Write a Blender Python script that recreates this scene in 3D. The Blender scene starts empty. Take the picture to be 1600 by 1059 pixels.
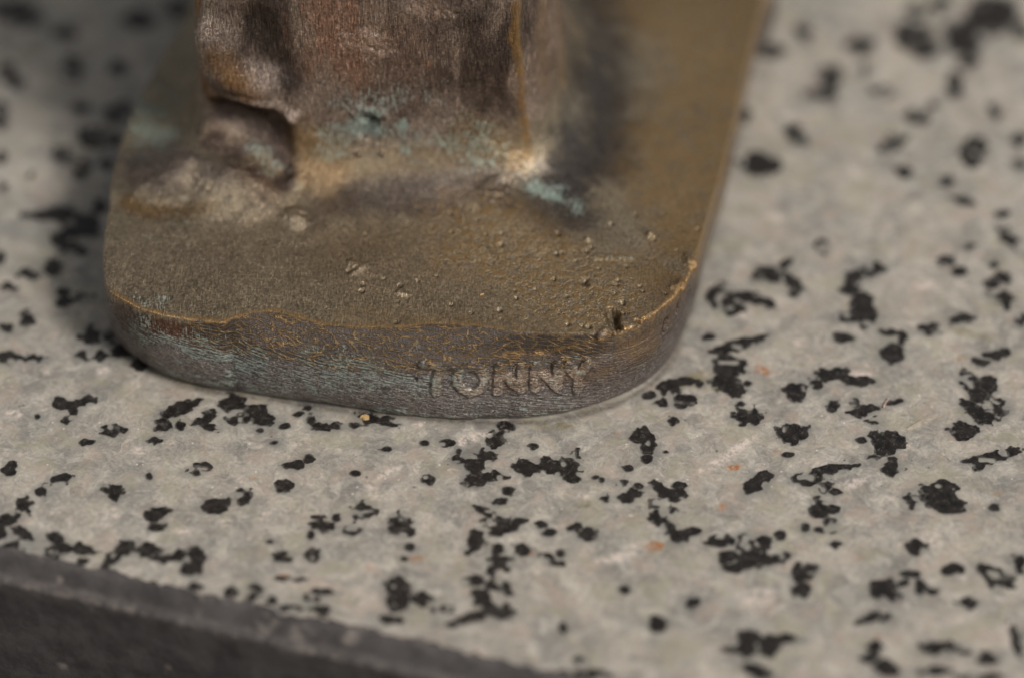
import bpy, math
import numpy as np

scene = bpy.context.scene
MM = 0.001
# ------------------------------------------------------------------ camera
PITCH = math.radians(45.0)
DIST = 420.0                 # mm from lens to the point of the stone at the picture centre
FPX = 13.3 * DIST            # focal length in photo pixels (photo 1600 wide)
cam_d = bpy.data.cameras.new("camera")
cam = bpy.data.objects.new("camera", cam_d)
scene.collection.objects.link(cam)
cam.location = (0, -DIST*math.cos(PITCH)*MM, DIST*math.sin(PITCH)*MM)
cam.rotation_euler = (math.pi/2 - PITCH, 0, 0)
cam_d.sensor_width = 36.0
cam_d.lens = 36.0*FPX/1600.0
cam_d.clip_start = 0.01
cam_d.clip_end = 50.0
cam_d.dof.use_dof = True
cam_d.dof.focus_distance = 0.4075
cam_d.dof.aperture_fstop = 6.0
scene.camera = cam
scene.render.resolution_x = 1024
scene.render.resolution_y = 677

# ------------------------------------------------------------------ sky, sun, exposure
SUN_EL, SUN_AZ = math.radians(45), math.radians(130)   # azimuth from +Y towards +X
world = bpy.data.worlds.new("World"); scene.world = world; world.use_nodes = True
wn = world.node_tree.nodes; wl = world.node_tree.links
wn.clear()
sky = wn.new('ShaderNodeTexSky'); sky.sky_type = 'NISHITA'; sky.sun_disc = False
sky.sun_elevation = SUN_EL; sky.sun_rotation = SUN_AZ
sky.air_density = 1.0; sky.dust_density = 4.0; sky.ozone_density = 1.0
hs = wn.new('ShaderNodeHueSaturation'); hs.inputs['Saturation'].default_value = 0.22
wb = wn.new('ShaderNodeMix'); wb.data_type = 'RGBA'; wb.blend_type = 'MULTIPLY'
wb.inputs[0].default_value = 1.0; wb.inputs[7].default_value = (1.0, 0.98, 0.945, 1)
bg = wn.new('ShaderNodeBackground'); bg.inputs['Strength'].default_value = 0.05
wo = wn.new('ShaderNodeOutputWorld')
wl.new(sky.outputs[0], hs.inputs['Color']); wl.new(hs.outputs[0], wb.inputs[6])
wl.new(wb.outputs[2], bg.inputs[0]); wl.new(bg.outputs[0], wo.inputs[0])
sun_d = bpy.data.lights.new("sun", 'SUN'); sun_d.energy = 1.5; sun_d.angle = math.radians(14)
sun_d.color = (1.0, 0.955, 0.905)
sun = bpy.data.objects.new("sun", sun_d); scene.collection.objects.link(sun)
sd = np.array([math.sin(SUN_AZ)*math.cos(SUN_EL), math.cos(SUN_AZ)*math.cos(SUN_EL), math.sin(SUN_EL)])
from mathutils import Vector
sun.rotation_euler = Vector(sd).to_track_quat('Z', 'Y').to_euler()
scene.view_settings.view_transform = 'Standard'
scene.view_settings.look = 'None'
scene.view_settings.gamma = 1.0
scene.view_settings.exposure = 0.48
scene.view_settings.use_curve_mapping = False

# ------------------------------------------------------------------ helpers
cp, sp_ = math.cos(PITCH), math.sin(PITCH)
CAM = np.array([0, -DIST*cp, DIST*sp_])
FW = np.array([0, cp, -sp_]); UP = np.array([0, sp_, cp]); RT = np.array([1.0, 0, 0])

def unproj(px, z):
    """points of the photo -> points (mm) on the level plane at height z"""
    px = np.atleast_2d(np.asarray(px, float))
    d = FPX*FW + (px[:, :1]-800)*RT - (px[:, 1:2]-529.5)*UP
    t = (z - CAM[2])/d[:, 2:3]
    return CAM + d*t

def proj(P):
    q = P - CAM
    dep = q @ FW
    return 800 + FPX*(q @ RT)/dep, 529.5 - FPX*(q @ UP)/dep, dep

def _hash(ix, iy, iz, seed):
    h = (ix.astype(np.int64)*374761393 + iy.astype(np.int64)*668265263 + iz.astype(np.int64)*2147483647 + seed*974711) & 0xffffffff
    h = ((h ^ (h >> 13))*1274126177) & 0xffffffff
    h = ((h ^ (h >> 16))*2246822519) & 0xffffffff
    return ((h ^ (h >> 15)) & 0xffffff)/float(0xffffff)

def vnoise(P, scale, seed=0):
    """value noise in -1..1"""
    q = P/scale
    i = np.floor(q); f = q-i; f = f*f*(3-2*f); i = i.astype(np.int64)
    out = 0
    for a in (0, 1):
        wa = f[:, 0] if a else 1-f[:, 0]
        for b in (0, 1):
            wb_ = f[:, 1] if b else 1-f[:, 1]
            for c in (0, 1):
                wc = f[:, 2] if c else 1-f[:, 2]
                out = out + wa*wb_*wc*_hash(i[:, 0]+a, i[:, 1]+b, i[:, 2]+c, seed)
    return out*2-1

def fbm(P, scale, octv=3, seed=0):
    s = 0; a = 1.0; tot = 0
    for k in range(octv):
        s = s + a*vnoise(P, scale/(2**k), seed+k*17); tot += a; a *= 0.5
    return s/tot

def sstep(x): x = np.clip(x, 0, 1); return x*x*(3-2*x)
def lin(r, g, b):
    c = np.array([r, g, b])/255.0
    return np.where(c <= 0.04045, c/12.92, ((c+0.055)/1.055)**2.4)

def make_mesh(name, V, F, mat, parent=None, attrs=None, cols=None, normals=None, smooth=True):
    """V in mm (world), F quads or tris (array)"""
    F = np.asarray(F)
    me = bpy.data.meshes.new(name)
    n, k = F.shape
    me.vertices.add(len(V)); me.vertices.foreach_set('co', (np.asarray(V)*MM).astype(np.float32).ravel())
    me.loops.add(n*k); me.loops.foreach_set('vertex_index', F.astype(np.int32).ravel())
    me.polygons.add(n)
    me.polygons.foreach_set('loop_start', (np.arange(n)*k).astype(np.int32))
    me.polygons.foreach_set('loop_total', np.full(n, k, np.int32))
    me.update(calc_edges=True)
    me.polygons.foreach_set('use_smooth', np.full(n, smooth, bool))
    for nm, a in (attrs or {}).items():
        at = me.attributes.new(nm, 'FLOAT', 'POINT'); at.data.foreach_set('value', np.asarray(a, np.float32))
    for nm, a in (cols or {}).items():
        at = me.attributes.new(nm, 'FLOAT_COLOR', 'POINT')
        c = np.ones((len(V), 4), np.float32); c[:, :3] = a
        at.data.foreach_set('color', c.ravel())
    if normals is not None:
        me.normals_split_custom_set_from_vertices(np.asarray(normals, np.float32).tolist())
    me.materials.append(mat)
    o = bpy.data.objects.new(name, me); scene.collection.objects.link(o)
    if parent is not None: o.parent = parent
    return o

def empty(name):
    o = bpy.data.objects.new(name, None); scene.collection.objects.link(o); o.empty_display_size = 0.01
    return o

class NT:
    """small node-tree writer"""
    def __init__(s, name):
        s.m = bpy.data.materials.new(name); s.m.use_nodes = True
        s.t = s.m.node_tree; s.t.nodes.clear()
        s.out = s.t.nodes.new('ShaderNodeOutputMaterial'); s.b = s.t.nodes.new('ShaderNodeBsdfPrincipled')
        s.t.links.new(s.b.outputs[0], s.out.inputs[0])
    def set(s, sock, v):
        if hasattr(v, 'is_linked'): s.t.links.new(v, sock)
        elif v is not None:
            if hasattr(sock.default_value, '__len__') and not hasattr(v, '__len__'): v = [v]*len(sock.default_value)
            if hasattr(v, '__len__') and len(sock.default_value) == 4 and len(v) == 3: v = (*v, 1)
            sock.default_value = v
    def attr(s, n, col=False):
        a = s.t.nodes.new('ShaderNodeAttribute'); a.attribute_name = n
        return a.outputs['Color'] if col else a.outputs['Fac']
    def co(s):
        c = s.t.nodes.new('ShaderNodeTexCoord')
        return s.vm('SCALE', c.outputs['Object'], scale=1000.0)
    def vm(s, op, a, b=None, scale=None):
        n = s.t.nodes.new('ShaderNodeVectorMath'); n.operation = op
        s.set(n.inputs[0], a)
        if b is not None: s.set(n.inputs[1], b)
        if scale is not None: s.set(n.inputs['Scale'], scale)
        return n.outputs['Value'] if op in ('DOT_PRODUCT', 'LENGTH') else n.outputs[0]
    def ma(s, op, a, b=None, c=None, clamp=False):
        n = s.t.nodes.new('ShaderNodeMath'); n.operation = op; n.use_clamp = clamp
        for k, v in enumerate((a, b, c)):
            if v is not None: s.set(n.inputs[k], v)
        return n.outputs[0]
    def comb(s, x, y, z):
        n = s.t.nodes.new('ShaderNodeCombineXYZ')
        for k, v in enumerate((x, y, z)): s.set(n.inputs[k], v)
        return n.outputs[0]
    def noise(s, v, scale=1.0, detail=3, rough=0.55, dist=0.0):
        n = s.t.nodes.new('ShaderNodeTexNoise'); s.set(n.inputs['Vector'], v)
        n.inputs['Scale'].default_value = scale; n.inputs['Detail'].default_value = detail
        n.inputs['Roughness'].default_value = rough; n.inputs['Distortion'].default_value = dist
        return n.outputs['Fac']
    def noisec(s, v, scale=1.0, detail=2):
        n = s.t.nodes.new('ShaderNodeTexNoise'); s.set(n.inputs['Vector'], v)
        n.inputs['Scale'].default_value = scale; n.inputs['Detail'].default_value = detail
        return n.outputs['Color']
    def voro(s, v, scale=1.0, feat='F1', rnd=1.0):
        n = s.t.nodes.new('ShaderNodeTexVoronoi'); n.feature = feat; s.set(n.inputs['Vector'], v)
        n.inputs['Scale'].default_value = scale; n.inputs['Randomness'].default_value = rnd
        return n
    def ramp(s, f, a, b, lo=0.0, hi=1.0):
        n = s.t.nodes.new('ShaderNodeMapRange'); n.interpolation_type = 'SMOOTHSTEP'
        s.set(n.inputs[0], f); n.inputs[1].default_value = a; n.inputs[2].default_value = b
        n.inputs[3].default_value = lo; n.inputs[4].default_value = hi
        return n.outputs[0]
    def mix(s, f, a, b, mode='MIX'):
        n = s.t.nodes.new('ShaderNodeMix'); n.data_type = 'RGBA'; n.blend_type = mode
        s.set(n.inputs[0], f); s.set(n.inputs[6], a); s.set(n.inputs[7], b)
        return n.outputs[2]
    def mixf(s, f, a, b):
        n = s.t.nodes.new('ShaderNodeMix'); n.data_type = 'FLOAT'
        s.set(n.inputs[0], f); s.set(n.inputs[2], a); s.set(n.inputs[3], b)
        return n.outputs[0]
    def bump(s, h, dist, strength=1.0, prev=None):
        n = s.t.nodes.new('ShaderNodeBump'); s.set(n.inputs['Height'], h)
        n.inputs['Distance'].default_value = dist; n.inputs['Strength'].default_value = strength
        if prev is not None: s.t.links.new(prev, n.inputs['Normal'])
        return n.outputs[0]

# ------------------------------------------------------------------ materials
def granite_material():
    n = NT("granite"); P = n.co()
    Pw = n.vm('ADD', P, n.vm('SCALE', n.vm('SUBTRACT', n.noisec(P, 0.35, 3), (0.5, 0.5, 0.5)), scale=3.0))
    big = n.noise(Pw, 0.11, 4, 0.6)
    mid = n.noise(Pw, 0.42, 4, 0.62, 0.6)
    fine = n.noise(Pw, 2.0, 4, 0.7)
    col = n.mix(n.ramp(big, 0.36, 0.64), lin(148, 144, 137), lin(182, 173, 160))
    col = n.mix(n.ramp(mid, 0.40, 0.68), col, lin(190, 183, 171))
    col = n.mix(n.ramp(n.noise(Pw, 0.38, 4, 0.65), 0.50, 0.68, 0, 0.55), col, lin(138, 136, 132))
    cr = n.voro(n.vm('ADD', Pw, n.vm('SCALE', n.noisec(P, 1.1, 2), scale=1.6)), 0.5); cg = n.vm('DOT_PRODUCT', cr.outputs['Color'], (0.33, 0.33, 0.33))
    ff = n.ma('MULTIPLY', n.ma('MULTIPLY_ADD', n.ramp(fine, 0.28, 0.72), 0.42, 0.79), n.ma('MULTIPLY_ADD', cg, 0.46, 0.78))
    col = n.mix(1.0, col, n.comb(ff, ff, ff), 'MULTIPLY')
    hu = n.noisec(Pw, 0.3, 3); hx = n.t.nodes.new('ShaderNodeSeparateXYZ'); n.t.links.new(hu, hx.inputs[0])
    col = n.mix(n.ramp(hx.outputs[0], 0.52, 0.68, 0, 0.5), col, lin(182, 164, 150)); col = n.mix(n.ramp(hx.outputs[1], 0.52, 0.68, 0, 0.5), col, lin(166, 160, 138))
    # hairline streaks in the feldspar
    st = n.noise(n.vm('MULTIPLY', Pw, (0.5, 2.4, 1.0)), 0.8, 4, 0.7)
    col = n.mix(n.ramp(st, 0.56, 0.72, 0, 0.5), col, lin(208, 199, 186))
    gl = n.noise(n.vm('MULTIPLY', Pw, (0.8, 1.5, 1.0)), 0.33, 4, 0.75)
    col = n.mix(n.ramp(gl, 0.61, 0.73, 0, 0.75), col, lin(218, 203, 190))
    # pepper: tiny mica
    pv = n.voro(P, 0.55); pe = n.ramp(n.ma('ADD', pv.outputs['Distance'], n.ma('MULTIPLY', fine, 0.16)), 0.13, 0.19, 1, 0)
    pe = n.ma('MULTIPLY', pe, n.ramp(n.vm('DOT_PRODUCT', pv.outputs['Color'], (1, 0, 0)), 0.74, 0.80))
    col = n.mix(n.ma('MULTIPLY', pe, 0.6), col, lin(60, 55, 50))
    gv = n.voro(P, 0.9); gs = n.ma('MULTIPLY', n.ramp(gv.outputs['Distance'], 0.08, 0.16, 1, 0), n.ramp(n.vm('DOT_PRODUCT', gv.outputs['Color'], (0, 1, 0)), 0.76, 0.82))
    col = n.mix(n.ma('MULTIPLY', gs, 0.7), col, lin(236, 226, 214))  # white glints painted into the stone's colour
    halo = n.attr('halo'); col = n.mix(n.ma('MULTIPLY', halo, 0.55), col, lin(134, 134, 129))
    pale = n.ma('MULTIPLY', n.attr('pale'), n.ramp(n.noise(P, 1.3, 4, 0.7), 0.38, 0.62))
    col = n.mix(pale, col, lin(232, 216, 204))
    rust = n.ma('MULTIPLY', n.attr('rust'), n.ramp(n.noise(P, 1.6, 3), 0.35, 0.6))
    col = n.mix(rust, col, lin(176, 112, 58))
    olive = n.ma('MULTIPLY', n.attr('olive'), n.ramp(n.noise(P, 0.9, 3), 0.3, 0.6))
    col = n.mix(n.ma('MULTIPLY', olive, 0.75), col, lin(128, 116, 72))
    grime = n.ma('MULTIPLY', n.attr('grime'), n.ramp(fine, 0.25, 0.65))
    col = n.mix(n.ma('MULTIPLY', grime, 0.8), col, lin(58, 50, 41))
    n.set(n.b.inputs['Base Color'], col)
    rg = n.ma('MULTIPLY_ADD', n.noise(P, 0.25, 4), 0.25, 0.30)
    n.set(n.b.inputs['Roughness'], rg)
    n.b.inputs['Specular IOR Level'].default_value = 0.45
    h = fine
    n.set(n.b.inputs['Normal'], n.bump(h, 0.00004, 1.0))
    return n.m

def fleck_material():
    n = NT("mica"); P = n.co()
    a = n.noise(P, 0.9, 4, 0.6); b = n.noise(P, 5.0, 3, 0.7)
    col = n.mix(n.ramp(a, 0.35, 0.7), lin(30, 28, 27), lin(52, 48, 45))
    col = n.mix(n.ramp(b, 0.62, 0.74, 0, 0.65), col, lin(150, 138, 122))
    col = n.mix(n.ramp(n.noise(P, 0.7, 2), 0.66, 0.8, 0, 0.4), col, lin(88, 58, 42))
    thin = n.ramp(n.ma('MULTIPLY_ADD', b, 4.0, n.ma('SUBTRACT', n.attr('thick'), 2.0)), 0.2, 2.6, 0.75, 0)
    col = n.mix(thin, col, lin(116, 112, 106))
    cl = n.noise(P, 1.5, 4, 0.75)
    col = n.mix(n.ramp(cl, 0.55, 0.66, 0, 0.55), col, lin(108, 103, 97))
    n.set(n.b.inputs['Base Color'], col)
    n.set(n.b.inputs['Roughness'], n.ma('MULTIPLY_ADD', a, 0.3, 0.2))
    n.b.inputs['Specular IOR Level'].default_value = 0.4
    n.set(n.b.inputs['Normal'], n.bump(b, 0.00006, 0.7))
    return n.m

def edging_material():
    n = NT("dark_edging"); P = n.co()
    a = n.noise(P, 0.22, 5, 0.7); b = n.noise(P, 1.6, 4, 0.65)
    col = n.mix(n.ramp(a, 0.32, 0.68), lin(68, 65, 65), lin(92, 88, 87))
    col = n.mix(n.ramp(b, 0.42, 0.8, 0, 0.25), col, lin(108, 100, 95))
    sm = n.noise(n.vm('MULTIPLY', P, (1.6, 1.6, 0.35)), 1.0, 4, 0.65)
    col = n.mix(n.ramp(sm, 0.55, 0.75, 0, 0.35), col, lin(96, 90, 88))
    dots = n.voro(P, 0.16); d = n.ramp(n.ma('ADD', dots.outputs['Distance'], n.ma('MULTIPLY', b, 0.14)), 0.10, 0.18, 1, 0)
    col = n.mix(n.ma('MULTIPLY', d, 0.45), col, lin(150, 134, 120))
    sc = n.ma('MULTIPLY', n.attr('scuff'), n.ramp(n.noise(P, 0.7, 5, 0.7), 0.36, 0.66))
    col = n.mix(n.ma('MULTIPLY', sc, 0.8), col, lin(150, 140, 132))
    n.set(n.b.inputs['Base Color'], col)
    n.b.inputs['Roughness'].default_value = 0.5
    n.b.inputs['Specular IOR Level'].default_value = 0.3
    n.set(n.b.inputs['Normal'], n.bump(b, 0.00012, 0.6))
    return n.m

def bronze_material():
    n = NT("bronze"); P = n.co()
    sx = n.t.nodes.new('ShaderNodeSeparateXYZ'); n.t.links.new(P, sx.inputs[0]); x, y, z = sx.outputs
    pat = n.attr('patina_and_shade', True)
    wall = n.attr('wall'); brushm = n.attr('brush'); band = n.attr('band'); verd = n.attr('verd'); stip = n.attr('stip'); ochre = n.attr('ochre')
    yz = n.ma('ADD', n.ma('MULTIPLY', y, 0.8), n.ma('MULTIPLY', z, 0.55))
    wob = n.noise(P, 0.25, 2)
    b_top = n.noise(n.comb(n.ma('MULTIPLY_ADD', wob, 2.0, n.ma('MULTIPLY', x, 6.0)), yz, 0.0), 1.0, 4, 0.68)
    xy = n.ma('SUBTRACT', x, n.ma('MULTIPLY', y, 0.5))
    b_wall = n.noise(n.comb(n.ma('MULTIPLY', xy, 0.55), n.ma('ADD', n.ma('MULTIPLY', z, 5.0), n.ma('MULTIPLY', xy, 0.9)), 3.0), 1.0, 4, 0.68)
    br = n.mixf(wall, b_top, b_wall)
    fine = n.noise(P, 3.2, 3, 0.65)
    mid = n.noise(P, 0.55, 3, 0.62)
    brs = n.ramp(br, 0.30, 0.70)
    v = n.ma('MULTIPLY_ADD', brs, n.ma('MULTIPLY', brushm, 1.3), n.ma('MULTIPLY_ADD', brushm, -0.62, 1.0))
    v = n.ma('MULTIPLY', v, n.ma('MULTIPLY_ADD', n.ramp(fine, 0.30, 0.70), 0.95, 0.58))
    v = n.ma('MULTIPLY', v, n.ma('MULTIPLY_ADD', mid, 0.7, 0.65))
    v = n.ma('MULTIPLY', v, 1.12)
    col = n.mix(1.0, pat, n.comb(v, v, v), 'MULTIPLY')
    # ochre film broken up in grains
    og = n.ramp(n.ma('ADD', n.ma('MULTIPLY', n.noise(P, 1.15, 4, 0.72), 1.0), n.ma('MULTIPLY', stip, 0.04)), 0.46, 0.60)
    of = n.ma('MULTIPLY', ochre, n.mixf(stip, n.ramp(mid, 0.3, 0.55, 0.35, 1.0), og), clamp=True)
    col = n.mix(n.ma('MULTIPLY', of, 0.72), col, n.mix(fine, lin(118, 92, 53), lin(162, 128, 78)))
    # reticulated worn band on the shoulder
    bu = n.attr('bu'); bv = n.attr('bv')
    nv = n.vm('SCALE', n.vm('SUBTRACT', n.noisec(P, 0.9, 3), (0.5, 0.5, 0.5)), scale=0.6)
    cv = n.vm('ADD', n.comb(n.ma('ADD', n.ma('MULTIPLY', bu, 0.52), n.ma('MULTIPLY', bv, 0.7)), n.ma('MULTIPLY', bv, 1.9), 0.0), nv)
    e1 = n.voro(cv, 1.0, 'DISTANCE_TO_EDGE').outputs['Distance']
    crk = n.ramp(n.ma('ADD', e1, n.ma('MULTIPLY', n.ma('SUBTRACT', fine, 0.5), 0.06)), 0.015, 0.09, 0.9, 0)
    crk = n.ma('MULTIPLY', crk, n.ramp(n.noise(P, 0.30, 3, 0.6), 0.22, 0.46, 0.25, 1.0))
    col = n.mix(band, col, n.mix(crk, n.mix(fine, lin(70, 63, 60), lin(110, 100, 92)), n.mix(fine, lin(126, 102, 68), lin(170, 140, 98))))
    # verdigris: specks dragged along the file marks
    vs = n.ma('ADD', n.ma('MULTIPLY', br, 0.75), n.ma('MULTIPLY', fine, 0.4))
    vm_ = n.ramp(n.ma('ADD', vs, n.ma('MULTIPLY', verd, 0.17)), 0.68, 0.80)
    vm_ = n.ma('MULTIPLY', vm_, n.ramp(verd, 0.02, 0.35))
    col = n.mix(n.ma('MULTIPLY', vm_, 0.85), col, n.mix(fine, lin(104, 121, 110), lin(172, 188, 178)))
    dv_ = n.voro(P, 1.05); du_ = n.ma('MULTIPLY', n.ramp(dv_.outputs['Distance'], 0.06, 0.13, 1, 0), n.ramp(n.vm('DOT_PRODUCT', dv_.outputs['Color'], (1, 0, 0)), 0.62, 0.7))
    col = n.mix(n.ma('MULTIPLY', du_, 0.6), col, lin(176, 160, 138))
    worn = n.ma('MULTIPLY', n.attr('worn'), n.ramp(n.noise(P, 0.8, 4, 0.75), 0.40, 0.60))
    col = n.mix(n.ma('MULTIPLY', worn, 0.85), col, n.mix(fine, lin(160, 122, 78), lin(214, 176, 124)))
    n.set(n.b.inputs['Base Color'], col)
    met = n.ma('MULTIPLY', n.ma('SUBTRACT', 1.0, vm_), n.ma('ADD', n.ma('MULTIPLY_ADD', of, -0.15, 0.68), n.ma('MULTIPLY', worn, 0.3)), clamp=True)
    n.set(n.b.inputs['Metallic'], met)
    rgh = n.ma('ADD', n.ma('MULTIPLY_ADD', brs, -0.14, 0.37), n.ma('MULTIPLY', n.ma('MAXIMUM', vm_, n.ma('MULTIPLY', of, 0.6)), 0.2))
    n.set(n.b.inputs['Roughness'], rgh)
    n.b.inputs['Specular IOR Level'].default_value = 0.5
    hgt = n.ma('MULTIPLY', n.ma('MULTIPLY', brs, brushm), 1.2)
    hgt = n.ma('MULTIPLY_ADD', fine, 0.7, hgt)
    hgt = n.ma('MULTIPLY_ADD', n.ma('MULTIPLY', n.ma('MULTIPLY', og, ochre), stip), 0.8, hgt)
    hgt = n.ma('MULTIPLY_ADD', n.ma('MULTIPLY', crk, band), 1.0, hgt)
    bn = n.bump(hgt, 0.0001, 1.0)
    n.set(n.b.inputs['Normal'], bn)
    return n.m

def plain_material(name, c1, c2, rough=0.6):
    n = NT(name); P = n.co()
    n.set(n.b.inputs['Base Color'], n.mix(n.noise(P, 2.5, 3), lin(*c1), lin(*c2)))
    n.b.inputs['Roughness'].default_value = rough
    return n.m

M_GRAN, M_FLECK, M_EDGE, M_BRONZE = granite_material(), fleck_material(), edging_material(), bronze_material()

# ------------------------------------------------------------------ granite slab
E0 = unproj((0, 857), 0)[0]; E1 = unproj((853, 1050), 0)[0]
eu = (E1-E0)/np.linalg.norm(E1-E0); en = np.array([-eu[1], eu[0], 0.0])     # along the front edge / back into the slab

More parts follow.
